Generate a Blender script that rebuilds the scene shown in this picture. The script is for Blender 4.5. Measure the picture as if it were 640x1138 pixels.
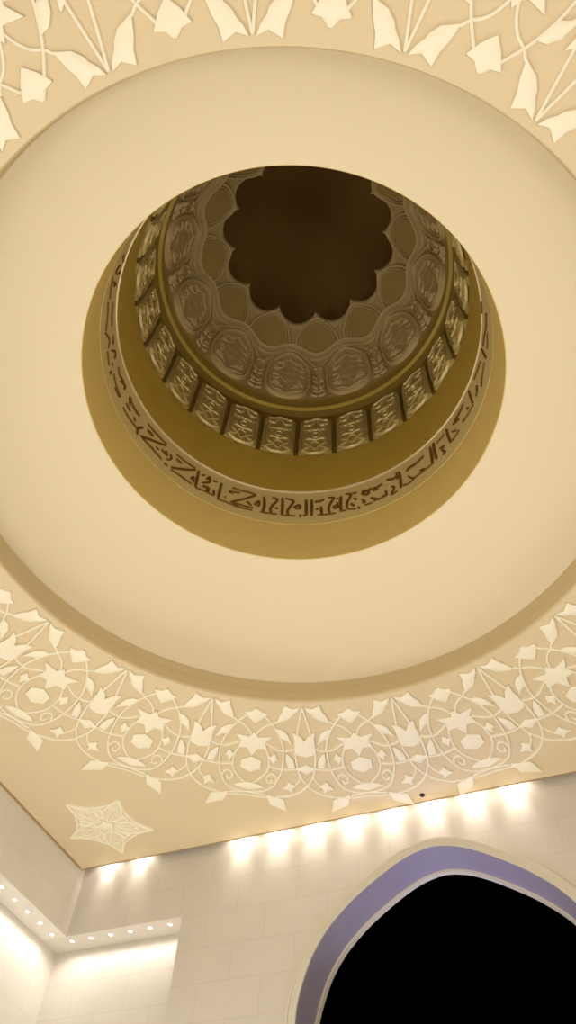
import bpy, bmesh, math, random
from mathutils import Matrix, Vector

# ------------------------------------------------------------------ scene, camera, light
SC = bpy.context.scene
COL = SC.collection
for o in list(bpy.data.objects):
    bpy.data.objects.remove(o)
PI = math.pi
random.seed(4)

# camera: a phone held upright by a visitor standing on the hall floor, tilted steeply upwards
R = ((0.924474,0.287150,0.250785),(0.377760,-0.778682,-0.500950),(0.051434,0.557852,-0.828345))
CAMP = (2.7201,-5.1275,1.6000)
cd = bpy.data.cameras.new('camera')
cd.sensor_fit = 'VERTICAL'; cd.sensor_height = 36.0; cd.lens = 850.34 / 1138 * 36.0
cd.clip_start = 0.1; cd.clip_end = 200
cam = bpy.data.objects.new('camera', cd); COL.objects.link(cam)
m = Matrix([list(R[i]) + [CAMP[i]] for i in range(3)] + [[0, 0, 0, 1]])
cam.matrix_world = m
SC.camera = cam

w = bpy.data.worlds.new('night_sky'); SC.world = w; w.use_nodes = True
w.node_tree.nodes['Background'].inputs[0].default_value = (0.012, 0.013, 0.02, 1)
w.node_tree.nodes['Background'].inputs[1].default_value = 0.02
SC.view_settings.view_transform = 'Standard'
SC.view_settings.look = 'None'
SC.view_settings.gamma = 1.0
SC.view_settings.use_curve_mapping = False
SC.view_settings.exposure = 0.0

def aim(o, d):
    o.rotation_euler = Vector(d).to_track_quat('-Z', 'Y').to_euler()

def area_light(name, loc, d, size, power, color, spread=PI):
    l = bpy.data.lights.new(name, 'AREA'); l.shape = 'DISK'; l.size = size
    l.energy = power; l.color = color; l.spread = spread
    o = bpy.data.objects.new(name, l); COL.objects.link(o); o.location = loc; aim(o, d)
    return o

def spot_light(name, loc, d, power, color, angle, blend=0.6, radius=0.04, parent=None):
    l = bpy.data.lights.new(name, 'SPOT'); l.energy = power; l.color = color
    l.spot_size = math.radians(angle); l.spot_blend = blend; l.shadow_soft_size = radius
    o = bpy.data.objects.new(name, l); COL.objects.link(o); o.location = loc; aim(o, d)
    return o

WARM = (1.0, 0.965, 0.90)
# added fill: four unseen upward discs near the floor, no fixtures modelled
FILL_POWER = 452
for x, y in ((-5.6, -5.6), (5.6, -5.6), (-5.6, 5.6), (5.6, 5.6)):
    area_light('unseen_fill', (x, y, 0.5), (-x * 0.03, -y * 0.03, 1), 2.2, FILL_POWER * (1.14 if y < 0 else (0.98 if x < 0 else 0.70)), WARM)
# blue-violet night lighting of the courtyard, washing the arch from outside
COURT = area_light('courtyard_uplight', (-0.3, 11.6, 3.0), (0.0, -0.27, 1.0), 1.2, 20, (0.34, 0.36, 1.0), math.radians(50))
# wall washers set in the slot between ceiling and arch wall
for x in (-8.06, -7.2, -4.62, -3.74, -2.88, -2.02, -1.16, -0.28, 0.59, 1.44):
    k = 0.6 if x < -7 else 1.0
    spot_light('wall_washer', (x, 8.66, 11.95), (0, 0.25, -1), 85 * k, (1.0, 0.94, 0.87), 128, 1.0, 0.10)
    spot_light('wall_washer_narrow', (x, 8.66, 11.95), (0, 0.11, -1), 230 * k, (1.0, 0.94, 0.87), 46, 1.0, 0.08)

# ------------------------------------------------------------------ materials
def mat(name, color, rough=0.6, metal=0.0, var=0.06, scale=1.5, bump=0.0, bscale=20, spec=0.3):
    mt = bpy.data.materials.new(name); mt.use_nodes = True
    nt = mt.node_tree; b = nt.nodes['Principled BSDF']
    b.inputs['Roughness'].default_value = rough
    b.inputs['Metallic'].default_value = metal
    b.inputs['Specular IOR Level'].default_value = spec
    tc = nt.nodes.new('ShaderNodeTexCoord')
    n = nt.nodes.new('ShaderNodeTexNoise'); n.inputs['Scale'].default_value = scale; n.inputs['Detail'].default_value = 4
    nt.links.new(tc.outputs['Object'], n.inputs['Vector'])
    mx = nt.nodes.new('ShaderNodeMix'); mx.data_type = 'RGBA'
    mx.inputs[6].default_value = tuple(c * (1 - var) for c in color) + (1,)
    mx.inputs[7].default_value = tuple(min(1, c * (1 + var)) for c in color) + (1,)
    nt.links.new(n.outputs['Fac'], mx.inputs[0])
    nt.links.new(mx.outputs[2], b.inputs['Base Color'])
    if bump:
        n2 = nt.nodes.new('ShaderNodeTexNoise'); n2.inputs['Scale'].default_value = bscale; n2.inputs['Detail'].default_value = 3
        nt.links.new(tc.outputs['Object'], n2.inputs['Vector'])
        bp = nt.nodes.new('ShaderNodeBump'); bp.inputs['Strength'].default_value = bump; bp.inputs['Distance'].default_value = 0.03
        nt.links.new(n2.outputs['Fac'], bp.inputs['Height'])
        nt.links.new(bp.outputs['Normal'], b.inputs['Normal'])
    return mt

def marble(name, color, joint, axis):
    mt = bpy.data.materials.new(name); mt.use_nodes = True
    nt = mt.node_tree; b = nt.nodes['Principled BSDF']; b.inputs['Roughness'].default_value = 0.45
    b.inputs['Specular IOR Level'].default_value = 0.25
    tc = nt.nodes.new('ShaderNodeTexCoord'); sp = nt.nodes.new('ShaderNodeSeparateXYZ')
    nt.links.new(tc.outputs['Object'], sp.inputs[0])
    cb = nt.nodes.new('ShaderNodeCombineXYZ')
    ofs = nt.nodes.new('ShaderNodeMath'); ofs.operation = 'ADD'; ofs.inputs[1].default_value = 20 * 1.34 + 0.58
    nt.links.new(sp.outputs[axis], ofs.inputs[0]); nt.links.new(ofs.outputs[0], cb.inputs[0])
    of2 = nt.nodes.new('ShaderNodeMath'); of2.operation = 'ADD'; of2.inputs[1].default_value = -8.02 + 0.692 * 12
    nt.links.new(sp.outputs[2], of2.inputs[0]); nt.links.new(of2.outputs[0], cb.inputs[1])
    br = nt.nodes.new('ShaderNodeTexBrick')
    br.inputs['Color1'].default_value = color + (1,)
    br.inputs['Color2'].default_value = tuple(c * 0.97 for c in color) + (1,)
    br.inputs['Mortar'].default_value = joint + (1,)
    br.inputs['Scale'].default_value = 1.0
    br.inputs['Mortar Size'].default_value = 0.004
    br.inputs['Mortar Smooth'].default_value = 0.2
    br.inputs['Brick Width'].default_value = 1.34
    br.inputs['Row Height'].default_value = 0.692
    nt.links.new(cb.outputs[0], br.inputs['Vector'])
    n = nt.nodes.new('ShaderNodeTexNoise'); n.inputs['Scale'].default_value = 0.9; n.inputs['Detail'].default_value = 8
    n.inputs['Distortion'].default_value = 1.2
    nt.links.new(tc.outputs['Object'], n.inputs['Vector'])
    rp = nt.nodes.new('ShaderNodeMapRange'); rp.inputs[3].default_value = 0.93; rp.inputs[4].default_value = 1.03
    nt.links.new(n.outputs['Fac'], rp.inputs[0])
    mx = nt.nodes.new('ShaderNodeMix'); mx.data_type = 'RGBA'; mx.blend_type = 'MULTIPLY'; mx.inputs[0].default_value = 1
    nt.links.new(br.outputs['Color'], mx.inputs[6]); nt.links.new(rp.outputs[0], mx.inputs[7])
    nt.links.new(mx.outputs[2], b.inputs['Base Color'])
    return mt

def emit(name, color, strength):
    mt = bpy.data.materials.new(name); mt.use_nodes = True
    b = mt.node_tree.nodes['Principled BSDF']
    b.inputs['Base Color'].default_value = color + (1,)
    b.inputs['Emission Color'].default_value = color + (1,)
    b.inputs['Emission Strength'].default_value = strength
    return mt

M = {}
M['wallx'] = marble('marble_wall', (0.63, 0.58, 0.50), (0.50, 0.44, 0.36), 0)
M['wally'] = marble('marble_wall_side', (0.70, 0.65, 0.57), (0.56, 0.50, 0.42), 1)
M['floor'] = mat('marble_floor', (0.78, 0.74, 0.66), 0.2, 0, 0.05, 0.6)
M['ceil'] = mat('ceiling_plaster', (0.63, 0.51, 0.325), 0.75, 0, 0.02, 0.8)
M['fascia'] = mat('fascia_plaster', (0.62, 0.49, 0.28), 0.75, 0, 0.02, 0.8)
M['vault'] = mat('vault_plaster', (0.76, 0.66, 0.465), 0.8, 0, 0.012, 0.5)
M['relief'] = mat('relief_plaster', (0.80, 0.73, 0.565), 0.6, 0, 0.02, 3)
M['star'] = mat('star_plaster', (0.72, 0.63, 0.44), 0.6, 0, 0.03, 6)
M['edge'] = mat('edge_gap_shade', (0.36, 0.25, 0.12), 0.6)  # dark brown stands for the shadow line at the wall
M['gold'] = mat('gold_paint', (0.50, 0.34, 0.055), 0.5, 0.0, 0.06, 1.2)
M['goldrim'] = mat('rim_gold', (0.72, 0.54, 0.19), 0.5, 0.0, 0.05, 1.0)
M['band'] = mat('band_gold', (0.66, 0.53, 0.24), 0.5, 0.0, 0.05, 1.0)
M['fillet'] = mat('fillet_gold', (0.75, 0.60, 0.36), 0.35, 0.1, 0.03, 1.0)
M['ink'] = mat('letter_bronze', (0.17, 0.075, 0.008), 0.55, 0.0, 0.15, 8)
M['bronze'] = mat('window_gap_bronze', (0.23, 0.15, 0.022), 0.6)
M['panel'] = mat('carved_panel', (0.44, 0.335, 0.115), 0.45, 0.1, 0.2, 5, 0.9, 11)
M['carve'] = mat('panel_carving', (0.60, 0.48, 0.20), 0.36, 0.2, 0.2, 9, 0.4, 16)
M['ring'] = mat('gold_ring', (0.50, 0.36, 0.06), 0.5, 0.0, 0.06, 1.2)
M['shell'] = mat('carved_shell', (0.50, 0.37, 0.16), 0.6, 0.0, 0.25, 6, 1.0, 8)
M['mould'] = mat('shell_moulding', (0.60, 0.46, 0.22), 0.5, 0.0, 0.06, 3)
M['niche'] = mat('niche_panel', (0.42, 0.30, 0.10), 0.55, 0.0, 0.1, 2)
M['crown'] = mat('crown_depth_shade', (0.27, 0.15, 0.035), 0.8, 0.0, 0.15, 0.8)  # darkened to paint in the shade deep inside the dome
M['archwhite'] = mat('arch_marble', (0.64, 0.585, 0.48), 0.5, 0, 0.03, 2)
M['lining'] = mat('reveal_marble_shade', (0.29, 0.26, 0.33), 0.5, 0, 0.05, 2)  # pale marble with the dim violet night light painted into its colour
M['black'] = mat('black_plastic', (0.01, 0.01, 0.01), 0.4)
M['lamp_ring'] = mat('lamp_ring', (0.75, 0.70, 0.62), 0.4)
M['led'] = emit('led_lens', (1.0, 0.95, 0.85), 6)

# ------------------------------------------------------------------ helpers
class MB:
    def __init__(s): s.v = []; s.f = []
    def add(s, vs, fs):
        n = len(s.v); s.v += [tuple(p) for p in vs]; s.f += [tuple(i + n for i in f) for f in fs]
    def build(s, name, material, parent=None, smooth=True, loc=None):
        me = bpy.data.meshes.new(name); me.from_pydata(s.v, [], s.f)
        bm = bmesh.new(); bm.from_mesh(me)
        bmesh.ops.remove_doubles(bm, verts=bm.verts, dist=1e-5)
        bmesh.ops.recalc_face_normals(bm, faces=bm.faces)
        bm.to_mesh(me); bm.free()
        me.materials.append(material)
        if smooth:
            me.polygons.foreach_set('use_smooth', [True] * len(me.polygons))
            try: me.set_sharp_from_angle(angle=math.radians(38))
            except Exception: pass
        o = bpy.data.objects.new(name, me); COL.objects.link(o)
        if parent: o.parent = parent
        if loc: o.location = loc
        return o

def tag(o, label=None, cat=None, group=None, kind=None):
    if label: o['label'] = label
    if cat: o['category'] = cat
    if group: o['group'] = group
    if kind: o['kind'] = kind
    return o

def thing(name, label, cat, loc=(0, 0, 0), rz=0, group=None):
    o = bpy.data.objects.new(name, None); COL.objects.link(o); o.empty_display_size = 0.2
    o.location = loc; o.rotation_euler = (0, 0, rz)
    return tag(o, label, cat, group)

def lathe(prof, n=192, closed=False):
    mb = MB(); vs = []; fs = []; k = len(prof)
    for i in range(n):
        a = 2 * PI * i / n; c, s_ = math.cos(a), math.sin(a)
        vs += [(r * c, r * s_, z) for r, z in prof]
    for i in range(n):
        j = (i + 1) % n
        for q in range(k - (0 if closed else 1)):
            q2 = (q + 1) % k
            fs.append((i * k + q, j * k + q, j * k + q2, i * k + q2))
    mb.add(vs, fs)
    return mb

def shell(prof, t, n=192):
    """lathe of a sheet with real thickness t (outwards/upwards)"""
    out = []
    for i, (r, z) in enumerate(prof):
        a = prof[max(0, i - 1)]; b = prof[min(len(prof) - 1, i + 1)]
        dx, dz = b[0] - a[0], b[1] - a[1]; l = math.hypot(dx, dz)
        out.append((max(0.001, r + dz / l * t), z - dx / l * t))
    return lathe(prof + out[::-1], n, True)

def spline(pts, sub=5, closed=False):
    P = [Vector(p) for p in pts]; n = len(P); out = []
    if n < 3 and not closed:
        return [P[0].lerp(P[1], i / sub) for i in range(sub + 1)]
    rng = n if closed else n - 1
    for i in range(rng):
        if closed: a, b, c, d = P[i - 1], P[i], P[(i + 1) % n], P[(i + 2) % n]
        else: a, b, c, d = P[max(0, i - 1)], P[i], P[i + 1], P[min(n - 1, i + 2)]
        for k in range(sub):
            t = k / sub
            out.append(0.5 * ((2 * b) + (c - a) * t + (2 * a - 5 * b + 4 * c - d) * t * t + (3 * b - a - 3 * c + d) * t ** 3))
    if not closed: out.append(P[-1])
    return out

def ribbon(mb, pts, w, h, mp, sub=4, closed=False, smooth=True, ends=1.0, base=0.0):
    """raised strip along a 2-D line; mp(u, v, height) puts it on its surface"""
    P = spline(pts, sub, closed) if smooth else [Vector(p) for p in pts]
    n = len(P); vs = []; fs = []
    prof = ((-0.5, base), (-0.36, 0.8 * h), (0.0, h), (0.36, 0.8 * h), (0.5, base))
    for i in range(n):
        if closed: t = P[(i + 1) % n] - P[i - 1]
        else: t = P[min(n - 1, i + 1)] - P[max(0, i - 1)]
        if t.length < 1e-9: t = Vector((1, 0))
        t.normalize(); nn = Vector((-t.y, t.x))
        k = 1.0
        if not closed and ends != 1.0:
            e = min(i, n - 1 - i) / max(1, (n - 1) * 0.5); k = ends + (1 - ends) * min(1, e * 1.6)
        for o, hh in prof:
            q = P[i] + nn * (o * w * k); vs.append(mp(q.x, q.y, hh))
    m_ = 5
    for i in range(n if closed else n - 1):
        j = (i + 1) % n
        for q in range(m_ - 1):
            fs.append((i * m_ + q, j * m_ + q, j * m_ + q + 1, i * m_ + q + 1))
    if not closed:
        fs.append((0, 1, 2, 3, 4)); e = (n - 1) * m_
        fs.append((e, e + 1, e + 2, e + 3, e + 4))
    mb.add(vs, fs)

def leaf(mb, outline, h, mp, inset=0.78, crown=1.35, center=None, base=0.0):
    n = len(outline); P = [Vector(p) for p in outline]
    c = Vector(center) if center else sum(P, Vector((0, 0))) / n
    vs = []; fs = []
    for p in P: vs.append(mp(p.x, p.y, base))
    for p in P: vs.append(mp(p.x, p.y, h * 0.8))
    for p in P:
        q = c + (p - c) * inset; vs.append(mp(q.x, q.y, h))
    vs.append(mp(c.x, c.y, h * crown))
    for i in range(n):
        j = (i + 1) % n
        fs.append((i, j, n + j, n + i)); fs.append((n + i, n + j, 2 * n + j, 2 * n + i)); fs.append((2 * n + i, 2 * n + j, 3 * n))
    fs.append(tuple(range(n)))
    mb.add(vs, fs)

def box(mb, x0, x1, y0, y1, z0, z1):
    vs = [(x, y, z) for x in (x0, x1) for y in (y0, y1) for z in (z0, z1)]
    mb.add(vs, [(0, 1, 3, 2), (4, 6, 7, 5), (0, 4, 5, 1), (2, 3, 7, 6), (0, 2, 6, 4), (1, 5, 7, 3)])

def prism(name, poly, put, d0, d1, material, parent=None):
    """closed 2-D polygon extruded between depths d0 and d1; put(a, b, d) -> xyz"""
    bm = bmesh.new()
    A = [bm.verts.new(put(a, b, d0)) for a, b in poly]; B = [bm.verts.new(put(a, b, d1)) for a, b in poly]
    n = len(poly)
    caps = [bm.faces.new(A), bm.faces.new(B)]
    for i in range(n): bm.faces.new((A[i], A[(i + 1) % n], B[(i + 1) % n], B[i]))
    bmesh.ops.triangulate(bm, faces=caps, ngon_method='EAR_CLIP')
    bmesh.ops.recalc_face_normals(bm, faces=bm.faces)
    me = bpy.data.meshes.new(name); bm.to_mesh(me); bm.free()
    me.materials.append(material)
    me.polygons.foreach_set('use_smooth', [True] * len(me.polygons))
    try: me.set_sharp_from_angle(angle=math.radians(25))
    except Exception: pass
    o = bpy.data.objects.new(name, me); COL.objects.link(o)
    if parent: o.parent = parent
    return o

def copy_obj(o, parent=None):
    c = o.copy(); COL.objects.link(c); c.parent = parent
    return c

# ------------------------------------------------------------------ the hall
H = 8.72            # half side of the square bay
ZC = 11.6           # ceiling height
mb = MB(); box(mb, -10.5, 10.0, -10.0, 13.5, -0.3, 0.0)
tag(mb.build('floor', M['floor'], smooth=False), kind='structure')

# ceiling: square slab with a round opening; a narrow slot is left along the arch wall
RL = 5.32
def ceiling():
    mb = MB(); n = 192; inner = []; outer = []
    x0, x1, y0, y1 = -H, H, -H, 8.645
    cx, cy = 0.0, 0.0
    for i in range(n):
        a = 2 * PI * i / n; c, s_ = math.cos(a), math.sin(a)
        inner.append((RL * c, RL * s_))
        t = min((x1 / c if c > 1e-9 else (x0 / c if c < -1e-9 else 1e9)), (y1 / s_ if s_ > 1e-9 else (y0 / s_ if s_ < -1e-9 else 1e9)))
        outer.append((t * c, t * s_))
    for cxx, cyy in ((x0, y0), (x0, y1), (x1, y0), (x1, y1)):
        a = math.atan2(cyy, cxx) % (2 * PI); i = int(round(a / (2 * PI) * n)) % n
        outer[i] = (cxx, cyy)
    vs = []; fs = []
    for z in (ZC, ZC + 0.16):
        vs += [(p[0], p[1], z) for p in inner] + [(p[0], p[1], z) for p in outer]
    for i in range(n):
        j = (i + 1) % n
        fs.append((i, j, n + j, n + i)); fs.append((2 * n + i, 3 * n + i, 3 * n + j, 2 * n + j))
        fs.append((i, 2 * n + i, 2 * n + j, j)); fs.append((n + i, n + j, 3 * n + j, 3 * n + i))
    mb.add(vs, fs)
    return mb.build('ceiling', M['ceil'], smooth=False)
tag(ceiling(), kind='structure')
tag(lathe([(5.32, 11.605), (5.303, 11.625), (5.30, 11.66), (5.30, 11.85), (5.315, 11.865), (5.315, 12.10), (5.50, 12.10), (5.50, 11.605)], 192, True).build('trim_1', M['fascia']), kind='structure')

# arch opening profile: half width for each height
ARCH = [(2.843, 0.0), (2.843, 6.942), (2.843, 7.346), (2.832, 7.749), (2.802, 8.102), (2.701, 8.485), (2.52, 8.928), (2.218, 9.372), (1.835, 9.745), (1.462, 10.027), (0.93, 10.36), (0.52, 10.556), (0.22, 10.635), (0.08, 10.655), (0.0, 10.66)]
AX = -0.345
def arch_line(off=0.0, sub=12):
    half = spline(ARCH[1:], sub)
    pts = [Vector((2.843, 0.0))] + half
    out = []
    for i, p in enumerate(pts):
        t = pts[min(len(pts) - 1, i + 1)] - pts[max(0, i - 1)]
        nn = Vector((t.y, -t.x)).normalized()
        if i == len(pts) - 1: nn = Vector((0, 1))
        if i == 0: nn = Vector((1, 0))
        out.append(p + nn * off)
    right = [(AX + p.x, p.y) for p in out]
    left = [(AX - p.x, p.y) for p in out[:-1]]
    return left + right[::-1]           # left foot -> apex -> right foot
YW = 8.80
WT = 0.92
al = arch_line()
def arch_wall():
    mb = MB(); top = 12.2; y0, y1 = YW, YW + WT
    cells = [[(-9.6, 10.12), (-5.87, 10.12), (-5.87, top), (-9.6, top)],
             [(-5.87, 0), (al[0][0], 0), (al[0][0], 10.12), (-5.87, 10.12)], [(-5.87, 10.12), (al[0][0], 10.12), (al[0][0], top), (-5.87, top)],
             [(al[-1][0], 0), (9.6, 0), (9.6, top), (al[-1][0], top)]]
    for p, q in zip(al[:-1], al[1:]):
        if abs(q[0] - p[0]) > 1e-5: cells.append([p, q, (q[0], top), (p[0], top)])
    for c in cells:
        for y in (y0, y1): mb.add([(a, y, b) for a, b in c], [(0, 1, 2, 3)])
    ring_ = [(-5.87, 0.0), (-5.87, 10.12), (-9.6, 10.12), (-9.6, top), (9.6, top), (9.6, 0.0)] + al[::-1]
    n = len(ring_)
    for i in range(n):
        (a, b), (c, d) = ring_[i], ring_[(i + 1) % n]
        mb.add([(a, y0, b), (a, y1, b), (c, y1, d), (c, y0, d)], [(0, 1, 2, 3)])
    return mb.build('wall_front', M['wallx'], smooth=False)
tag(arch_wall(), kind='structure')
mb = MB(); box(mb, -9.7, -5.4, 9.38, 9.7, 0, 10.4)
tag(mb.build('wall_front_recess', M['wallx'], smooth=False), kind='structure')
polyl = [(-9.6, 0.0), (-9.6, 12.2), (YW, 12.2), (YW, 10.12), (5.6, 10.12), (5.6, 0.0)]
tag(prism('wall_left', polyl, lambda a, b, d: (d, a, b), -8.74, -9.66, M['wally']), kind='structure')
mb = MB(); box(mb, -9.9, -9.37, 5.2, 9.38, 0, 10.12)
tag(mb.build('wall_left_recess', M['wally'], smooth=False), kind='structure')
mb = MB(); box(mb, 8.74, 9.6, -9.6, YW, 0, 12.2)
tag(mb.build('wall_right', M['wally'], smooth=False), kind='structure')
mb = MB(); box(mb, -8.74, 8.74, -9.6, -8.74, 0, 12.2)
tag(mb.build('wall_back', M['wallx'], smooth=False), kind='structure')
# lid of the slot and the plenum over the ceiling, so no stray light gets in
mb = MB(); box(mb, -8.74, 8.74, 8.40, YW, 12.02, 12.2)
tag(mb.build('trim_2', M['ceil'], smooth=False), kind='structure')
# thin strips where ceiling meets wall, the gap's shadow painted dark brown
mb = MB(); box(mb, -8.74, 8.74, 8.64, 8.665, ZC - 0.012, ZC + 0.165)
tag(mb.build('gap_shade_front', M['edge'], smooth=False), kind='structure')
mb = MB(); box(mb, -8.742, -8.70, -8.7, 8.575, ZC - 0.03, ZC)
tag(mb.build('gap_shade_left', M['edge'], smooth=False), kind='structure')

# stone frame round the arch on the wall, and the slim frame at the outer edge of the reveal
def arch_frame(name, o0, o1, y0, y1, parent):
    a = arch_line(o0); b = arch_line(o1)
    mb = MB(); n = len(a); vs = []; fs = []
    for (p, q) in zip(a, b):
        vs += [(p[0], y0, p[1]), (p[0], y1, p[1]), (q[0], y1, q[1]), (q[0], y0, q[1])]
    for i in range(n - 1):
        for k in range(4):
            fs.append((i * 4 + k, i * 4 + 4 + k, i * 4 + 4 + (k + 1) % 4, i * 4 + (k + 1) % 4))
    fs += [(0, 1, 2, 3), tuple(n * 4 - 4 + k for k in range(4))]
    mb.add(vs, fs)
    return mb.build(name, M['archwhite'], parent)
ar = thing('arch_surround', 'pale stone moulding framing the pointed arch that opens onto the black night', 'arch', (0, 0, 0))
arch_frame('outer_moulding', 0.0, 0.17, YW - 0.025, YW + 0.01, ar)
arch_frame('bead', 0.15, 0.185, YW - 0.045, YW + 0.01, ar)
lining = arch_frame('reveal_lining', -0.012, 0.0, YW - 0.005, YW + WT, ar); lining.data.materials[0] = M['lining']  # thin sheet over the reveal carrying the painted violet shade
arch_frame('inner_fillet', -0.06, 0.01, YW + WT - 0.10, YW + WT + 0.02, ar)

# ------------------------------------------------------------------ shallow vault ring round the oculus
def vault_prof():
    out = []
    for i in range(33):
        t = i / 32
        # blend of a straight slope and an elliptical curve: steep at the springing
        a = t * PI / 2 * 0.8
        ex = 1 - (1 - math.cos(a)) / (1 - math.cos(PI / 2 * 0.8)); ez = math.sin(a) / math.sin(PI / 2 * 0.8)
        r = 3.70 + 1.64 * (0.45 * (1 - t) + 0.55 * ex); z = 12.08 + 1.85 * (0.45 * t + 0.55 * ez)
        out.append((r, z))
    return out
va = shell(vault_prof(), 0.12).build('vault_ring', M['vault'])
tag(va, 'wide smooth cream plaster ring sloping up from the ceiling to the dark dome opening', 'vault')

# ------------------------------------------------------------------ dome
dome = thing('dome', 'deep gold dome with lettered band and carved panels above the round opening', 'dome', (0, 0, 13.93))
DZ = 13.93
def dpart(mb, name, material, parent=None, smooth=True):
    """mesh written in room coordinates, stored relative to the dome's base"""
    mb.v = [(x, y, z - DZ) for x, y, z in mb.v]
    return mb.build(name, material, parent or dome, smooth)
dpart(lathe([(3.69, 13.945), (3.69, 15.13), (3.86, 15.13), (3.86, 14.25), (3.715, 13.945)], 192, True), 'drum_rim', M['goldrim'])
dpart(lathe([(3.69, 15.13), (3.715, 15.135), (3.715, 15.175), (3.69, 15.18), (3.80, 15.18), (3.80, 15.13)], 192, True), 'lower_fillet', M['goldrim'])
band = dpart(lathe([(3.69, 15.18), (3.69, 16.38), (3.84, 16.38), (3.84, 15.18)], 192, True), 'inscription_band', M['band'])
dpart(lathe([(3.69, 16.38), (3.69, 16.43), (3.665, 16.435), (3.665, 16.475), (3.69, 16.49), (3.80, 16.49), (3.80, 16.38)], 192, True), 'upper_fillet', M['fillet'])
dpart(lathe([(3.69, 16.49), (3.69, 18.15), (3.86, 18.15), (3.86, 16.49)], 192, True), 'gold_band', M['gold'])
dpart(lathe([(3.74, 18.15), (3.74, 20.35), (3.60, 20.50), (3.80, 20.52), (3.95, 20.4), (3.95, 18.15)], 192, True), 'window_drum', M['bronze'])
dpart(lathe([(3.60, 20.48), (3.535, 20.50), (3.525, 20.54), (3.55, 20.58), (3.555, 21.02), (3.565, 21.08), (3.70, 21.08), (3.80, 20.50)], 192, True), 'gold_ring', M['ring'])

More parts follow.
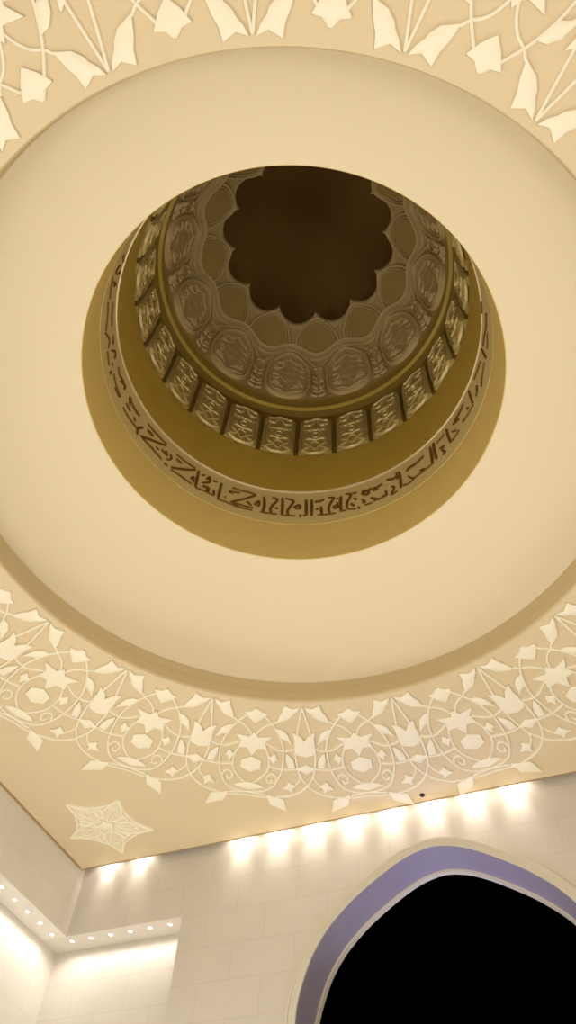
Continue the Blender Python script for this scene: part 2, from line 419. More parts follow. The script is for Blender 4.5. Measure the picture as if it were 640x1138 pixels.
# raised lettering, one piece for each group of strokes, traced round the band: (degrees, height)
LET = [
[([(139.0,16.109),(139.05,15.858),(139.03,15.48)],0.039),([(139.28,15.451),(136.67,15.47),(132.05,15.453),(126.7,15.472)],0.02),([(133.45,15.552),(129.82,15.563),(126.55,15.576)],0.02),([(134.95,16.117),(131.95,16.112),(128.59,16.139),(126.23,16.102)],0.026),([(126.23,16.102),(130.24,15.822),(134.5,15.544)],0.03),([(134.5,15.544),(131.88,15.526)],0.023),([(135.98,15.912),(134.12,15.921)],0.059),([(134.21,15.97),(131.93,16.006)],0.026),([(129.07,15.757),(127.27,15.658)],0.026),([(137.05,15.657),(136.41,15.651)],0.033),([(126.21,15.755),(124.89,15.892),(124.8,15.706),(126.33,15.735)],0.026)],
[([(123.35,16.103),(122.83,15.802),(123.21,15.507)],0.043),([(124.07,15.488),(122.3,15.483),(120.54,15.476)],0.026)],
[([(120.74,15.483),(118.13,15.49)],0.023),([(120.55,16.118),(118.89,16.11),(118.66,16.026),(120.2,15.795),(120.63,15.652),(120.0,15.479)],0.033),([(119.24,15.725),(118.06,15.725)],0.043)],
[([(116.85,16.172),(116.53,15.811),(116.53,15.492)],0.039),([(116.66,15.474),(114.06,15.48),(112.03,15.473)],0.023),([(115.78,16.148),(113.97,16.127),(112.87,16.045),(114.16,15.797),(114.64,15.659),(114.36,15.494)],0.033),([(112.7,15.805),(110.86,15.912),(110.49,15.776),(112.24,15.773)],0.043),([(110.05,15.525),(110.27,15.426)],0.026)],
[([(108.46,16.118),(108.15,15.505)],0.043),([(109.3,15.491),(108.14,15.478)],0.023),([(106.52,16.109),(106.32,15.479)],0.043)],
[([(105.39,16.013),(103.61,16.03),(102.13,16.081)],0.043),([(105.0,15.719),(103.83,15.724)],0.036),([(103.11,15.801),(102.74,15.479)],0.039),([(104.34,15.48),(100.85,15.469),(97.93,15.466)],0.021),([(100.64,16.128),(98.99,16.115),(98.83,16.06),(100.16,15.826),(100.44,15.661),(99.98,15.488)],0.033)],
[([(97.48,15.876),(97.34,15.67),(98.82,15.7),(97.93,15.784)],0.03),([(97.93,16.024),(96.73,16.032)],0.023),([(96.12,16.087),(96.29,15.781),(96.17,15.51)],0.043),([(96.61,15.504),(94.4,15.499)],0.021),([(94.44,16.149),(92.76,16.1),(92.79,15.996),(93.9,15.788),(94.08,15.624),(93.66,15.512)],0.033),([(93.8,15.516),(90.85,15.445)],0.02),([(92.15,16.099),(90.31,16.073)],0.026),([(91.45,15.885),(90.41,15.8)],0.036),([(92.56,15.698),(91.39,15.595)],0.036),([(89.93,15.497),(89.66,15.406)],0.03),([(87.98,16.076),(88.06,15.905)],0.043)],
[([(88.46,15.943),(87.62,16.05),(86.1,15.971),(86.48,15.865),(88.0,15.925)],0.043),([(86.05,16.057),(83.88,15.996),(80.96,16.032)],0.039),([(84.56,15.923),(82.32,15.941)],0.03),([(88.7,15.746),(87.55,15.601),(88.47,15.602)],0.03),([(87.92,15.482),(84.87,15.477)],0.021),([(85.35,15.682),(83.27,15.541),(82.06,15.485)],0.039),([(84.53,15.513),(80.15,15.509)],0.021),([(81.06,15.555),(79.82,15.526),(79.82,15.695)],0.033)],
[([(78.92,16.119),(76.37,16.01),(74.94,16.083)],0.043),([(74.16,16.16),(73.93,15.809),(74.15,15.513)],0.043),([(75.13,16.203),(75.14,15.918)],0.02),([(77.48,15.759),(76.61,15.658),(77.81,15.454),(75.68,15.47)],0.03),([(73.29,15.529),(72.1,15.538)],0.036),([(72.17,15.492),(68.9,15.495)],0.023)],
[([(71.15,15.992),(70.0,16.055),(67.16,16.028),(63.69,16.083)],0.056),([(70.8,15.757),(69.02,15.565),(65.48,15.549),(60.7,15.513)],0.026),([(66.0,15.658),(64.29,15.596)],0.033),([(60.54,16.183),(60.57,15.82),(60.86,15.527)],0.046),([(58.84,16.216),(59.09,15.943),(58.86,15.547)],0.046)],
[([(57.32,16.076),(55.57,16.095),(53.53,16.118)],0.033),([(56.77,15.805),(54.86,15.733),(55.93,15.654),(54.76,15.473),(56.15,15.498)],0.026),([(52.18,16.188),(52.15,15.903),(51.83,15.579)],0.039),([(51.83,15.579),(48.61,15.572),(46.97,15.615)],0.03),([(49.96,15.862),(48.07,15.716)],0.026),([(48.75,16.071),(45.64,15.952)],0.046)],
[([(47.93,16.114),(45.35,16.11),(41.79,16.174)],0.063),([(44.44,15.688),(42.78,15.652)],0.033),([(42.78,15.652),(37.49,15.604)],0.019),([(40.57,15.86),(40.45,15.782)],0.036),([(37.41,16.249),(37.47,15.99),(37.43,15.66)],0.033),([(34.87,15.65),(33.68,15.686),(32.77,15.858)],0.041)],
[([(32.85,16.175),(30.34,16.164),(26.42,16.109)],0.036),([(30.52,15.515),(28.77,15.664),(24.31,15.754)],0.027)],
[([(22.7,16.194),(22.46,15.688)],0.022),([(21.19,16.101),(17.97,16.094),(14.34,15.934),(9.23,15.811)],0.03),([(19.4,15.668),(15.11,15.764)],0.019),([(12.49,16.396),(8.87,16.39)],0.019)],
[([(-164.2,15.46),(-164.01,15.575)],0.026),([(-165.48,15.688),(-168.73,15.617),(-173.08,15.605)],0.026),([(-169.13,15.511),(-172.61,15.544)],0.023),([(-165.75,16.065),(-168.34,15.976)],0.033),([(-168.16,15.991),(-170.9,16.085)],0.03),([(-169.77,15.927),(-172.43,16.087),(-172.97,15.954)],0.033)],
[([(-175.96,15.507),(-179.77,15.513),(175.81,15.568),(174.43,15.423)],0.021),([(-176.24,15.738),(-179.33,15.729)],0.03),([(-176.68,16.075),(-179.19,15.988),(176.5,16.009)],0.049),([(-176.36,16.034),(-178.11,15.853)],0.02),([(178.26,15.745),(177.09,15.689)],0.026),([(174.43,15.423),(174.78,15.645),(173.42,15.832)],0.039)],
[([(172.26,16.133),(167.48,16.148),(162.47,16.169)],0.026),([(171.42,15.932),(168.43,15.975)],0.056),([(172.88,15.514),(168.41,15.788),(162.6,16.1)],0.033),([(172.46,15.522),(167.32,15.563),(162.24,15.525)],0.036),([(165.98,15.729),(164.54,15.734)],0.026)],
[([(163.57,15.842),(161.04,15.811),(161.73,15.935)],0.039),([(160.5,15.675),(159.01,15.838),(159.82,15.952)],0.026),([(160.95,15.494),(159.38,15.484)],0.033)],
[([(157.79,16.136),(154.19,16.126),(149.53,16.13)],0.023),([(157.18,15.964),(154.78,15.97)],0.056),([(158.11,15.546),(153.53,15.81),(149.4,16.084)],0.033),([(157.81,15.464),(154.32,15.504),(149.06,15.486)],0.026),([(150.23,15.652),(149.25,15.788),(148.88,15.601)],0.033)],
[([(148.09,16.117),(147.84,15.774),(147.67,15.471)],0.039),([(147.63,15.456),(144.15,15.508),(140.62,15.51)],0.023),([(146.65,16.027),(145.63,16.091)],0.026),([(144.65,15.97),(143.71,16.133),(143.4,15.935),(145.78,15.76)],0.036),([(145.18,15.656),(143.3,15.694),(143.29,15.556)],0.059),([(142.16,16.04),(140.77,16.078)],0.033),([(141.07,15.709),(140.65,15.525)],0.03)],
[([(-134.0,15.509),(-138.47,15.63),(-141.62,15.71)],0.024),([(-138.68,15.879),(-138.98,16.069),(-136.43,15.712)],0.034),([(-142.41,15.606),(-146.64,15.68),(-150.93,15.572)],0.03),([(-144.87,16.057),(-152.06,16.05)],0.044)],
[([(-151.26,15.537),(-155.02,15.795),(-157.06,15.671)],0.027),([(-155.48,16.105),(-158.13,16.026)],0.041),([(-159.02,15.848),(-160.86,16.095),(-162.43,15.976)],0.03),([(-157.63,15.583),(-161.87,15.54)],0.027),([(-162.24,15.769),(-163.39,15.724)],0.024)],
[([(-128.21,15.834),(-132.65,16.265)],0.027),([(-132.14,15.933),(-132.74,15.65),(-135.61,16.036),(-135.55,16.204)],0.022)],
]
RB = 3.69
def on_band(u, v, h):
    a = u / RB; r = RB - h
    return (r * math.cos(a), r * math.sin(a), v)
for word in [w_ for q in LET for w_ in ([[p] for p in q] if len(q) <= 2 else [q])]:
    mb = MB()
    for pts, wd in word:
        P = []
        for a, z in pts:
            if P and abs(a - P[-1][2]) > 180: a += 360 if a < 0 else -360
            P.append((math.radians(a) * RB, z, a))
        P = [(p[0], p[1]) for p in P]
        ribbon(mb, P, wd * 1.45 + 0.016, 0.03, on_band, sub=4, ends=0.75)
    dpart(mb, 'lettering', M['ink'], band)

# carved window panels: 24 round the drum
RW = 3.74
def on_win(u, v, h):
    a = u / 3.62; r = RW - h
    return (r * math.cos(a), r * math.sin(a), v)
def win_panel():
    w2, z0, z1 = 0.415, 18.20, 20.02
    ol = [(-w2, z0), (w2, z0), (w2, z1 - 0.22), (w2 * 0.80, z1 - 0.06), (0, z1), (-w2 * 0.80, z1 - 0.06), (-w2, z1 - 0.22)]
    def fine(poly):
        out = []
        for i, p in enumerate(poly):
            q = poly[(i + 1) % len(poly)]; k = 4
            out += [(p[0] + (q[0] - p[0]) * j / k, p[1] + (q[1] - p[1]) * j / k) for j in range(k)]
        return out
    mb = MB(); leaf(mb, fine(ol), 0.12, on_win, 0.86, 1.12, center=(0, 19.1))
    cv = MB()
    H0 = 0.125; hh = 0.165
    def rb(p, wd=0.045, closed=False, sub=4): ribbon(cv, p, wd, hh, on_win, sub, closed, base=0.10)
    rb([(-0.33, z0 + 0.08), (0.33, z0 + 0.08), (0.33, z1 - 0.36), (0.24, z1 - 0.2), (0, z1 - 0.1), (-0.24, z1 - 0.2), (-0.33, z1 - 0.36)], 0.05, True, 3)
    cz = 19.05
    rb([(0.19 * math.cos(t * PI / 4), cz + 0.26 * math.sin(t * PI / 4)) for t in range(8)], 0.045, True)
    rb([(0.09 * math.cos(t * PI / 3), cz + 0.12 * math.sin(t * PI / 3)) for t in range(6)], 0.05, True)
    for s_ in (-1, 1):
        rb([(0, z0 + 0.1), (s_ * 0.13, z0 + 0.3), (s_ * 0.27, z0 + 0.42), (s_ * 0.24, z0 + 0.62), (s_ * 0.05, z0 + 0.62)])
        rb([(s_ * 0.3, z0 + 0.12), (s_ * 0.16, z0 + 0.22), (s_ * 0.1, z0 + 0.42), (0, z0 + 0.5)])
        rb([(0, z1 - 0.12), (s_ * 0.12, z1 - 0.36), (s_ * 0.26, z1 - 0.5), (s_ * 0.2, z1 - 0.72), (s_ * 0.04, z1 - 0.66)])
        rb([(s_ * 0.3, z1 - 0.42), (s_ * 0.15, z1 - 0.45), (s_ * 0.06, z1 - 0.32)])
        rb([(s_ * 0.3, cz + 0.3), (s_ * 0.2, cz + 0.1), (s_ * 0.3, cz - 0.25)], 0.04)
    return mb, cv
mb, cv = win_panel()
p0 = dpart(mb, 'window_panel', M['panel']); c0 = dpart(cv, 'carving', M['carve'], p0)
WPH = 188.8 + 22.23
for k in range(24):
    if k == 0: p, c = p0, c0
    else:
        p = copy_obj(p0, dome); c = copy_obj(c0, p)
    p.rotation_euler = (0, 0, math.radians(WPH - 15 * k))

# carved shell above: pointed curve from the gold ring to the scalloped rim
def shell_r(z):
    return 3.56 * math.sqrt(max(0.0, 1 - ((z - 20.95) / 3.9) ** 2))
SZ0, SZ1 = 21.05, 24.10
arc = [0.0]; NZ = 60
zs = [SZ0 + (SZ1 - SZ0) * i / NZ for i in range(NZ + 1)]
for i in range(NZ): arc.append(arc[-1] + math.hypot(zs[i + 1] - zs[i], shell_r(zs[i + 1]) - shell_r(zs[i])))
SMAX = arc[-1]
def z_of(s):
    s = min(max(s, 0), SMAX - 1e-6)
    for i in range(NZ):
        if arc[i + 1] >= s:
            return zs[i] + (zs[i + 1] - zs[i]) * (s - arc[i]) / (arc[i + 1] - arc[i])
    return zs[-1]
def on_shell(u, v, h):
    """u: degrees round the dome, v: fraction 0..1 up the shell, h: height off it (inwards)"""
    z = z_of(v * SMAX); r = shell_r(z)
    dr = (shell_r(z + 0.01) - shell_r(z - 0.01)) / 0.02
    l = math.hypot(1, dr); n = (-1 / l, dr / l)       # inward normal in (r, z)
    rr = r + n[0] * h; zz = z + n[1] * h
    a = math.radians(u)
    return (rr * math.cos(a), rr * math.sin(a), zz)
def map_m(u, v, h):          # metric helper: u in metres at r=3.2, v in metres
    return on_shell(math.degrees(u / 3.0), v / SMAX, h)
prof = [(shell_r(z), z) for z in zs if shell_r(z) > 2.5]
dpart(shell(prof, 0.15), 'carved_shell', M['shell'])
CPH = 203.1 + 22.23          # a cusp (and niche) direction
sq = SMAX
U = lambda d: math.radians(d) * 3.0
# wavy double moulding: dips under the niches, rises over the medallions
wv = []
def wave(d): return 0.625 + 0.045 * math.cos(math.radians(d * 12 + 180))
mb = MB()
for off, wd, h in ((0.0, 0.10, 0.10), (-0.055, 0.05, 0.06)):
    pts = [(U(d * 2.5), (wave(d * 2.5) + off) * sq) for d in range(144)]
    vs_pts = pts + [(U(360), pts[0][1])]
    ribbon(mb, vs_pts, wd, h, map_m, 2)
wm = dpart(mb, 'wavy_moulding', M['mould']); wm.rotation_euler = (0, 0, math.radians(CPH))
# medallions (12) between the niches
def medallion():
    mb = MB()
    c = U(0)
    v0, v1 = 0.01 * sq, 0.575 * sq
    ol = [(0, v0), (0.34, v0 + 0.12), (0.53, v0 + 0.5), (0.56, v0 + 1.15), (0.46, v1 - 0.40), (0.2, v1 - 0.1), (0, v1), (-0.2, v1 - 0.1), (-0.46, v1 - 0.40), (-0.56, v0 + 1.15), (-0.53, v0 + 0.5), (-0.34, v0 + 0.12)]
    leaf(mb, ol, 0.04, map_m, 0.9, 1.2)
    cv = MB()
    ribbon(cv, ol, 0.075, 0.115, map_m, 3, True)
    ribbon(cv, [(p[0] * 0.8, v0 + 0.16 + (p[1] - v0) * 0.78) for p in ol], 0.04, 0.085, map_m, 3, True)
    cm = (v0 + v1) / 2
    def rb(p, wd=0.045, closed=False): ribbon(cv, p, wd, 0.095, map_m, 4, closed, base=0.03)
    rb([(0.15 * math.cos(t * PI / 4), cm - 0.05 + 0.19 * math.sin(t * PI / 4)) for t in range(8)], 0.05, True)
    for s_ in (-1, 1):
        rb([(0, v0 + 0.16), (s_ * 0.18, v0 + 0.3), (s_ * 0.36, v0 + 0.34), (s_ * 0.4, v0 + 0.56), (s_ * 0.2, v0 + 0.58)])
        rb([(0, v1 - 0.16), (s_ * 0.14, v1 - 0.4), (s_ * 0.34, v1 - 0.46), (s_ * 0.4, v1 - 0.72), (s_ * 0.22, v1 - 0.66)])
        rb([(s_ * 0.1, v0 + 0.2), (s_ * 0.08, v0 + 0.4), (s_ * 0.2, v0 + 0.5)])
        rb([(s_ * 0.42, cm), (s_ * 0.3, cm + 0.05), (s_ * 0.22, cm - 0.1), (s_ * 0.34, cm - 0.16)])
        rb([(s_ * 0.44, cm - 0.4), (s_ * 0.3, cm - 0.28), (s_ * 0.18, cm - 0.4), (s_ * 0.3, cm - 0.5)])
        rb([(s_ * 0.42, cm + 0.42), (s_ * 0.28, cm + 0.3), (s_ * 0.14, cm + 0.42), (s_ * 0.2, cm + 0.54)])
        # scrolls filling the spandrels outside the frame
        rb([(s_ * 0.77, v0 + 0.05), (s_ * 0.62, v0 + 0.16), (s_ * 0.66, v0 + 0.36), (s_ * 0.78, v0 + 0.3)])
        rb([(s_ * 0.77, v0 + 0.48), (s_ * 0.66, v0 + 0.58), (s_ * 0.66, v0 + 0.84), (s_ * 0.77, v0 + 0.8)])
        rb([(s_ * 0.76, v0 + 0.95), (s_ * 0.66, v0 + 1.08), (s_ * 0.66, v0 + 1.34), (s_ * 0.76, v0 + 1.42)])
        rb([(s_ * 0.70, v0 + 1.5), (s_ * 0.6, v0 + 1.62), (s_ * 0.46, v1 - 0.18), (s_ * 0.25, v1 + 0.03)])
    return mb, cv
mb, cv = medallion()
m0 = dpart(mb, 'medallion', M['shell']); mc0 = dpart(cv, 'carving', M['mould'], m0)
for k in range(12):
    if k == 0: p = m0
    else:
        p = copy_obj(m0, dome); copy_obj(mc0, p)
    p.rotation_euler = (0, 0, math.radians(CPH + 15 + 30 * k))
# niches (12): plain dark arched panels with raised frames, under each cusp
def niche():
    mb = MB(); fr = MB()
    v0, v1 = 0.60 * sq, 0.905 * sq
    ol = [(-0.24, v0 + 0.02), (0.24, v0 + 0.02), (0.48, v0 + 0.20), (0.50, v0 + 0.56), (0.28, v1 - 0.17), (0, v1), (-0.28, v1 - 0.17), (-0.50, v0 + 0.56), (-0.48, v0 + 0.20)]
    leaf(mb, ol, 0.03, map_m, 0.9, 1.05)
    ribbon(fr, [(-0.68, v0 + 0.25), (-0.62, v0 + 0.6), (-0.36, v1 - 0.1), (0, v1 + 0.10), (0.36, v1 - 0.1), (0.62, v0 + 0.6), (0.68, v0 + 0.25)], 0.10, 0.10, map_m, 4)
    ribbon(fr, [(-0.57, v0 + 0.2), (-0.53, v0 + 0.58), (-0.29, v1 - 0.13), (0, v1 + 0.03), (0.29, v1 - 0.13), (0.53, v0 + 0.58), (0.57, v0 + 0.2)], 0.05, 0.07, map_m, 4)
    return mb, fr
mb, fr = niche()
n0 = dpart(mb, 'niche_panel', M['niche']); nf0 = dpart(fr, 'frame', M['mould'], n0)
for k in range(12):
    if k == 0: p = n0
    else:
        p = copy_obj(n0, dome); copy_obj(nf0, p)
    p.rotation_euler = (0, 0, math.radians(CPH + 30 * k))
# scalloped rim: twelve lobes meeting in cusps
def rim_r(d):
    x = (d % 30) / 30.0                      # 0 at a cusp
    s_ = math.sin(PI * x)
    return 2.10 + 0.32 * s_ ** 0.7
mb = MB(); n = 360; vs = []; fs = []
rz = SZ1 + 0.02
def z_at(r): return 20.95 + 3.9 * math.sqrt(1 - (r / 3.56) ** 2)
for i in range(n):
    a = math.radians(i * 360 / n); r = rim_r(i * 360 / n)
    row = [(2.56 + (r + 0.10 - 2.56) * t / 4, 0.0) for t in range(5)] + [(r + 0.08, -0.05), (r + 0.02, -0.05), (r, 0.0)]
    row = [(rr, z_at(rr) + dz) for rr, dz in row]
    row += [(r, z_at(r) + 0.10), (2.62, z_at(2.56) + 0.25)]
    vs += [(rr * math.cos(a), rr * math.sin(a), zz) for rr, zz in row]
k_ = 10
for i in range(n):
    j = (i + 1) % n
    for k in range(k_): fs.append((i * k_ + k, j * k_ + k, j * k_ + (k + 1) % k_, i * k_ + (k + 1) % k_))
mb.add(vs, fs)
o = dpart(mb, 'scalloped_rim', M['mould']); o.rotation_euler = (0, 0, math.radians(CPH))
# crown dome above the rim, shade of its depth put into the brown
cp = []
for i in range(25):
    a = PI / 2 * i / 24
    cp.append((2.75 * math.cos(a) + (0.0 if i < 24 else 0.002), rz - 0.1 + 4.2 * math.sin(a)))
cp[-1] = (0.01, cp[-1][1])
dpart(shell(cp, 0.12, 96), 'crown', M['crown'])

# ------------------------------------------------------------------ floral relief ring on the ceiling
ring = thing('floral_relief_ring', 'broad ring of cream raised vine scrollwork around the vault on the ceiling', 'relief', (0, 0, ZC))
def polar(d, r):                       # local plan position for an angle offset (degrees) and radius
    a = math.radians(-d)               # the pattern runs clockwise seen from above
    return (r * math.cos(a), r * math.sin(a))
def under(x, y, h): return (x, y, -h)
FL = dict(
 ogee=[(0.0, 5.44), (0.55, 5.745), (0.99, 6.035), (1.36, 6.307), (1.6, 6.558), (1.66, 6.866), (1.48, 7.127), (1.08, 7.446), (0.4, 7.68), (-0.3, 7.84), (-1.0, 7.96), (-1.9, 8.06), (-3.09, 8.15), (-5.0, 8.215), (-7.0, 8.215), (-9.0, 8.19)],
 B=[(9.0, 5.525), (7.4, 5.70), (5.72, 5.943), (4.67, 6.177), (3.98, 6.42), (3.66, 6.722), (3.75, 7.033), (4.05, 7.353), (4.73, 7.657), (5.57, 7.887), (6.6, 8.0), (7.66, 8.05), (9.0, 8.07), (10.4, 8.10), (11.7, 8.14)],
 leafT=[(0.4, 5.42), (1.1, 5.445), (1.9, 5.475), (2.5, 5.445), (3.55, 5.39), (3.85, 5.545), (4.4, 5.66), (5.0, 5.87), (3.9, 5.82), (3.0, 5.785), (2.0, 5.68), (1.75, 5.62), (1.0, 5.535)],
 Cst=[(4.89, 5.839), (5.74, 5.929), (7.05, 6.007), (8.1, 6.144), (8.7, 6.30)],
 D=[(7.4, 6.50), (6.39, 6.54), (5.08, 6.657), (3.72, 6.722), (2.17, 6.672), (1.07, 6.583), (0.3, 6.556)],
 E=[(7.3, 6.56), (6.36, 6.8), (6.05, 7.056), (6.25, 7.323), (7.0, 7.548), (8.0, 7.73), (9.0, 7.86)],
 Fst=[(6.05, 7.22), (4.51, 7.277), (3.15, 7.293), (1.81, 7.271), (0.9, 7.243)],
 L1=[(4.96, 6.057), (3.96, 6.08), (2.98, 6.19), (2.2, 6.50), (3.2, 6.38), (4.17, 6.32), (4.5, 6.2)],
 L1s=[(4.4, 6.25), (4.8, 6.12), (5.3, 6.03)],
 L2=[(3.31, 6.75), (2.45, 6.88), (1.95, 7.023), (1.84, 7.223), (2.93, 7.212), (3.29, 6.978)],
 L3=[(6.2, 6.902), (5.35, 7.12), (5.0, 7.0), (4.6, 6.97), (4.89, 6.85), (5.2, 6.78), (5.6, 6.86)],
 L4=[(1.75, 7.787), (2.5, 7.72), (3.02, 7.66), (3.2, 7.77), (3.95, 7.90), (3.0, 7.92), (2.33, 8.02), (2.3, 7.88)],
 L4s=[(0.96, 7.473), (1.34, 7.665), (1.93, 7.787)],
 curl=[(4.73, 7.657), (5.0, 7.50), (5.7, 7.46), (6.3, 7.56), (6.15, 7.72), (5.6, 7.73), (5.5, 7.63)],
 out=[(3.2, 8.66), (3.45, 8.42), (3.67, 8.25), (4.83, 8.20), (6.2, 8.11), (5.9, 8.30), (5.65, 8.44), (4.47, 8.54)],
)
def pl(key, s_): return [polar(s_ * d, r) for d, r in FL[key]]
def motif_meshes():
    vine = MB()
    for s_ in (1, -1):
        b = 0.003 * (s_ > 0)
        ribbon(vine, pl('ogee', s_), 0.048, 0.040 + b, under, 4)
        ribbon(vine, pl('B', s_), 0.048, 0.046 + b, under, 4)
        ribbon(vine, pl('Cst', s_), 0.045, 0.036 + b, under, 4)
        ribbon(vine, pl('D', s_), 0.045, 0.033 + b, under, 4)
        ribbon(vine, pl('E', s_), 0.045, 0.037 + b, under, 4)
        ribbon(vine, pl('Fst', s_), 0.045, 0.032 + b, under, 4)
        ribbon(vine, pl('L4s', s_), 0.04, 0.030, under, 3)
        ribbon(vine, pl('L1s', s_), 0.04, 0.030, under, 3)
        ribbon(vine, pl('curl', s_), 0.046, 0.035, under, 4)
    parts = []
    for key in ('leafT', 'out', 'L1', 'L2', 'L3', 'L4'):
        for s_ in (1, -1):
            mb = MB(); leaf(mb, pl(key, s_), 0.05, under, 0.8, 1.3)
            parts.append(('leaf' if key in ('leafT', 'out') else 'small_leaf', mb))
    def star(d0, r0, rad, spokes):
        """outline round (d0, r0): list of (angle measured from outward radial, length)"""
        c = polar(d0, r0); a0 = math.radians(-d0)
        out = []
        for ang, l in spokes:
            a = a0 + math.radians(ang); out.append((c[0] + math.cos(a) * l * rad, c[1] + math.sin(a) * l * rad))
        return out, c
    # crest bud at the unit's edge (angle 9), belongs to this motif; pointing inwards (180)
    mb = MB(); o_, c = star(9, 5.71, 0.25, [(180, 0.78), (150, 0.52), (110, 0.95), (60, 0.6), (0, 0.85), (-60, 0.6), (-110, 0.95), (-150, 0.52)]); leaf(mb, o_, 0.05, under, 0.8, 1.3, c); parts.append(('bud', mb))
    # large flower on the unit's edge
    mb = MB(); o_, c = star(9, 6.50, 0.38, [(180, 0.82), (150, 0.5), (122, 1.12), (98, 0.62), (62, 0.86), (35, 0.5), (0, 1.05), (-35, 0.5), (-62, 0.86), (-98, 0.62), (-122, 1.12), (-150, 0.5)]); leaf(mb, o_, 0.055, under, 0.75, 1.35, c); parts.append(('flower', mb))
    mb = MB(); o_, c = star(9, 7.16, 0.235, [(180, 1), (120, 1), (60, 1), (0, 1.05), (-60, 1), (-120, 1)]); leaf(mb, o_, 0.055, under, 0.8, 1.3, c); parts.append(('boss', mb))
    mb = MB(); o_, c = star(9, 7.87, 0.2, [(180, 0.6), (110, 1.1), (88, 1.6), (60, 0.8), (0, 0.6), (-60, 0.8), (-88, 1.6), (-110, 1.1)]); leaf(mb, o_, 0.05, under, 0.8, 1.3, c); parts.append(('bud', mb))
    # tulip inside the ogee, and the diamond below it
    mb = MB(); o_, c = star(0, 6.56, 0.30, [(180, 0.55), (166, 1.1), (153, 1.6), (140, 1.0), (110, 0.72), (70, 0.72), (35, 0.95), (0, 0.98), (-35, 0.95), (-70, 0.72), (-110, 0.72), (-140, 1.0), (-153, 1.6), (-166, 1.1)]); leaf(mb, o_, 0.055, under, 0.75, 1.3, c); parts.append(('flower', mb))
    mb = MB(); o_, c = star(0, 7.24, 0.2, [(180, 0.65), (120, 0.62), (90, 1.15), (60, 0.62), (0, 0.8), (-60, 0.62), (-90, 1.15), (-120, 0.62)]); leaf(mb, o_, 0.05, under, 0.8, 1.3, c); parts.append(('bud', mb))
    return vine, parts
vine, parts = motif_meshes()
T0 = 162.75
SEEN = (0, 1, 2, 3, 4, 5, 6, 7, 11, 12, 13, 14, 15)
v0 = vine.build('vine_motif', M['relief'], ring)
kids = [mb.build(nm, M['relief'], v0) for nm, mb in parts]
allmb = MB()
for nm, mb in parts: allmb.add(mb.v, mb.f)
rest = None
for k in range(20):
    v = v0 if k == 0 else copy_obj(v0, ring)
    v.rotation_euler = (0, 0, math.radians(T0 - 18 * k))
    if k == 0: continue
    if k in SEEN:
        for c in kids: copy_obj(c, v)
    else:
        if rest is None: rest = allmb.build('foliage', M['relief'], v)
        else: rest = copy_obj(rest, v)

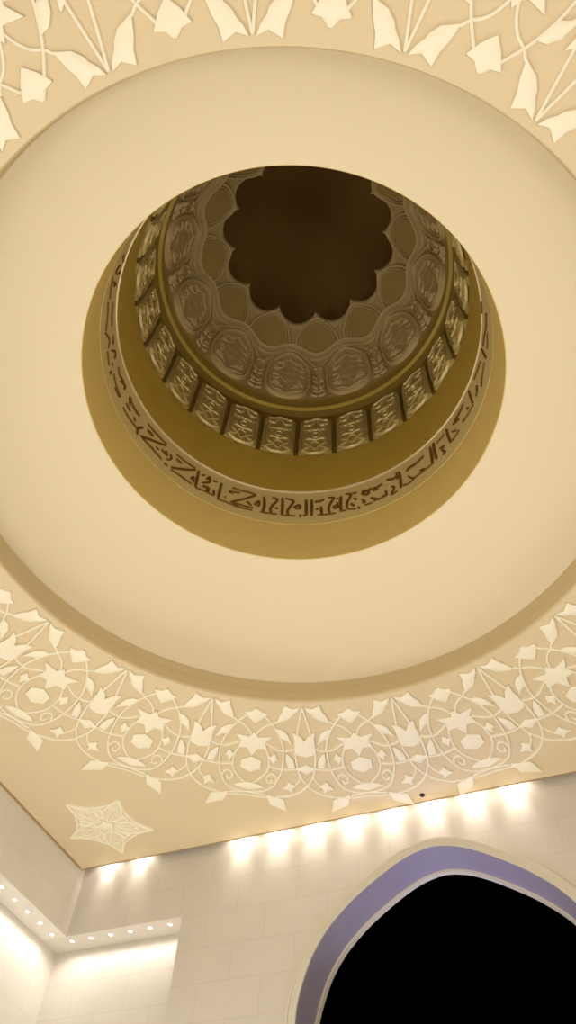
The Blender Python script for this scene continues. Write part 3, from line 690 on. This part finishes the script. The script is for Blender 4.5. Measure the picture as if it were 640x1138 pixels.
# ------------------------------------------------------------------ five-pointed rosette in the ceiling corner
def rosette():
    root = thing('star_rosette', 'small cream five-pointed openwork star rosette alone on the ceiling by the corner', 'rosette', (-7.26, 7.27, ZC), math.radians(-45))
    pl_ = MB(); ol = []
    for k in range(10):
        a = k * PI / 5; r = 0.98 if k % 2 == 0 else 0.60
        ol.append((r * math.cos(a), r * math.sin(a)))
    leaf(pl_, ol, 0.018, under, 0.94, 1.1, (0, 0)); pl_.build('star_plate', M['star'], root)
    hub = MB(); leaf(hub, [(0.2 * math.cos(k * PI / 5) * (1 if k % 2 else 0.7), 0.2 * math.sin(k * PI / 5) * (1 if k % 2 else 0.7)) for k in range(10)], 0.06, under, 0.7, 1.3); hub.build('hub', M['relief'], root)
    for k in range(5):
        c, s_ = math.cos(k * 2 * PI / 5), math.sin(k * 2 * PI / 5)
        rt = lambda p: [(x * c - y * s_, x * s_ + y * c) for x, y in p]
        mb = MB()
        for q in (1, -1):
            ribbon(mb, rt([(0.16, 0.0), (0.34, q * 0.17), (0.56, q * 0.19), (0.78, q * 0.10), (1.04, 0.0)]), 0.06, 0.05, under, 5)
            ribbon(mb, rt([(0.2, q * 0.03), (0.42, q * 0.05), (0.62, q * 0.10), (0.7, q * 0.02), (0.6, 0.0)]), 0.045, 0.042, under, 5)
            ribbon(mb, rt([(0.46, q * 0.44), (0.60, q * 0.30), (0.72, q * 0.17), (0.98, q * 0.03)]), 0.055, 0.046, under, 5)
            ribbon(mb, rt([(0.22, q * 0.12), (0.3, q * 0.28), (0.43, q * 0.36), (0.5, q * 0.25), (0.4, q * 0.2)]), 0.05, 0.044, under, 5)
        mb.build('star_arm', M['relief'], root)
    return root
rosette()

# ------------------------------------------------------------------ small lights in the soffit of the corner recess
def downlight(label, x, y, group):
    t = thing('downlight', label, 'downlight', (x, y, 10.12), 0, group)
    rg = lathe([(0.046, 0.002), (0.046, -0.012), (0.062, -0.014), (0.07, -0.004), (0.07, 0.002)], 24, True).build('trim_ring', M['lamp_ring'], t)
    ln = MB(); n = 20
    ln.add([(0.045 * math.cos(2 * PI * i / n), 0.045 * math.sin(2 * PI * i / n), -0.006) for i in range(n)] + [(0, 0, -0.012)], [(i, (i + 1) % n, n) for i in range(n)])
    ln.build('lens', M['led'], t)
    l = spot_light('downlight_beam', (x, y, 10.09), (0, 0, -1), 15, (1.0, 0.965, 0.93), 168, 0.6, 0.05)
    return t
ORD = ['nearest the corner', 'second from the corner', 'third from the corner', 'fourth from the corner', 'fifth from the corner', 'farthest from the corner']
for i in range(6):
    downlight('small round downlight in the soffit on the arch wall, ' + ORD[i], -8.71 + i * 0.491, 9.0, 'downlights under the arch wall soffit')
for i in range(5):
    downlight('small round downlight in the soffit on the left wall, ' + ORD[i], -9.0, 8.62 - i * 0.49, 'downlights under the left wall soffit')

# ------------------------------------------------------------------ little black fitting on the ceiling above the arch
s_ = thing('ceiling_sensor', 'tiny black round sensor on the ceiling near the arch wall', 'sensor', (-0.365, 8.42, ZC))
lathe([(0.001, -0.005), (0.03, -0.004), (0.045, 0.0), (0.045, -0.02), (0.001, -0.02)][2:4] + [(0.03, -0.04), (0.001, -0.045), (0.001, 0.0)], 20, True).build('housing', M['black'], s_)
lathe([(0.05, 0.0), (0.06, -0.004), (0.055, -0.012), (0.04, -0.012), (0.04, 0.0)], 20, True).build('collar', M['black'], s_)
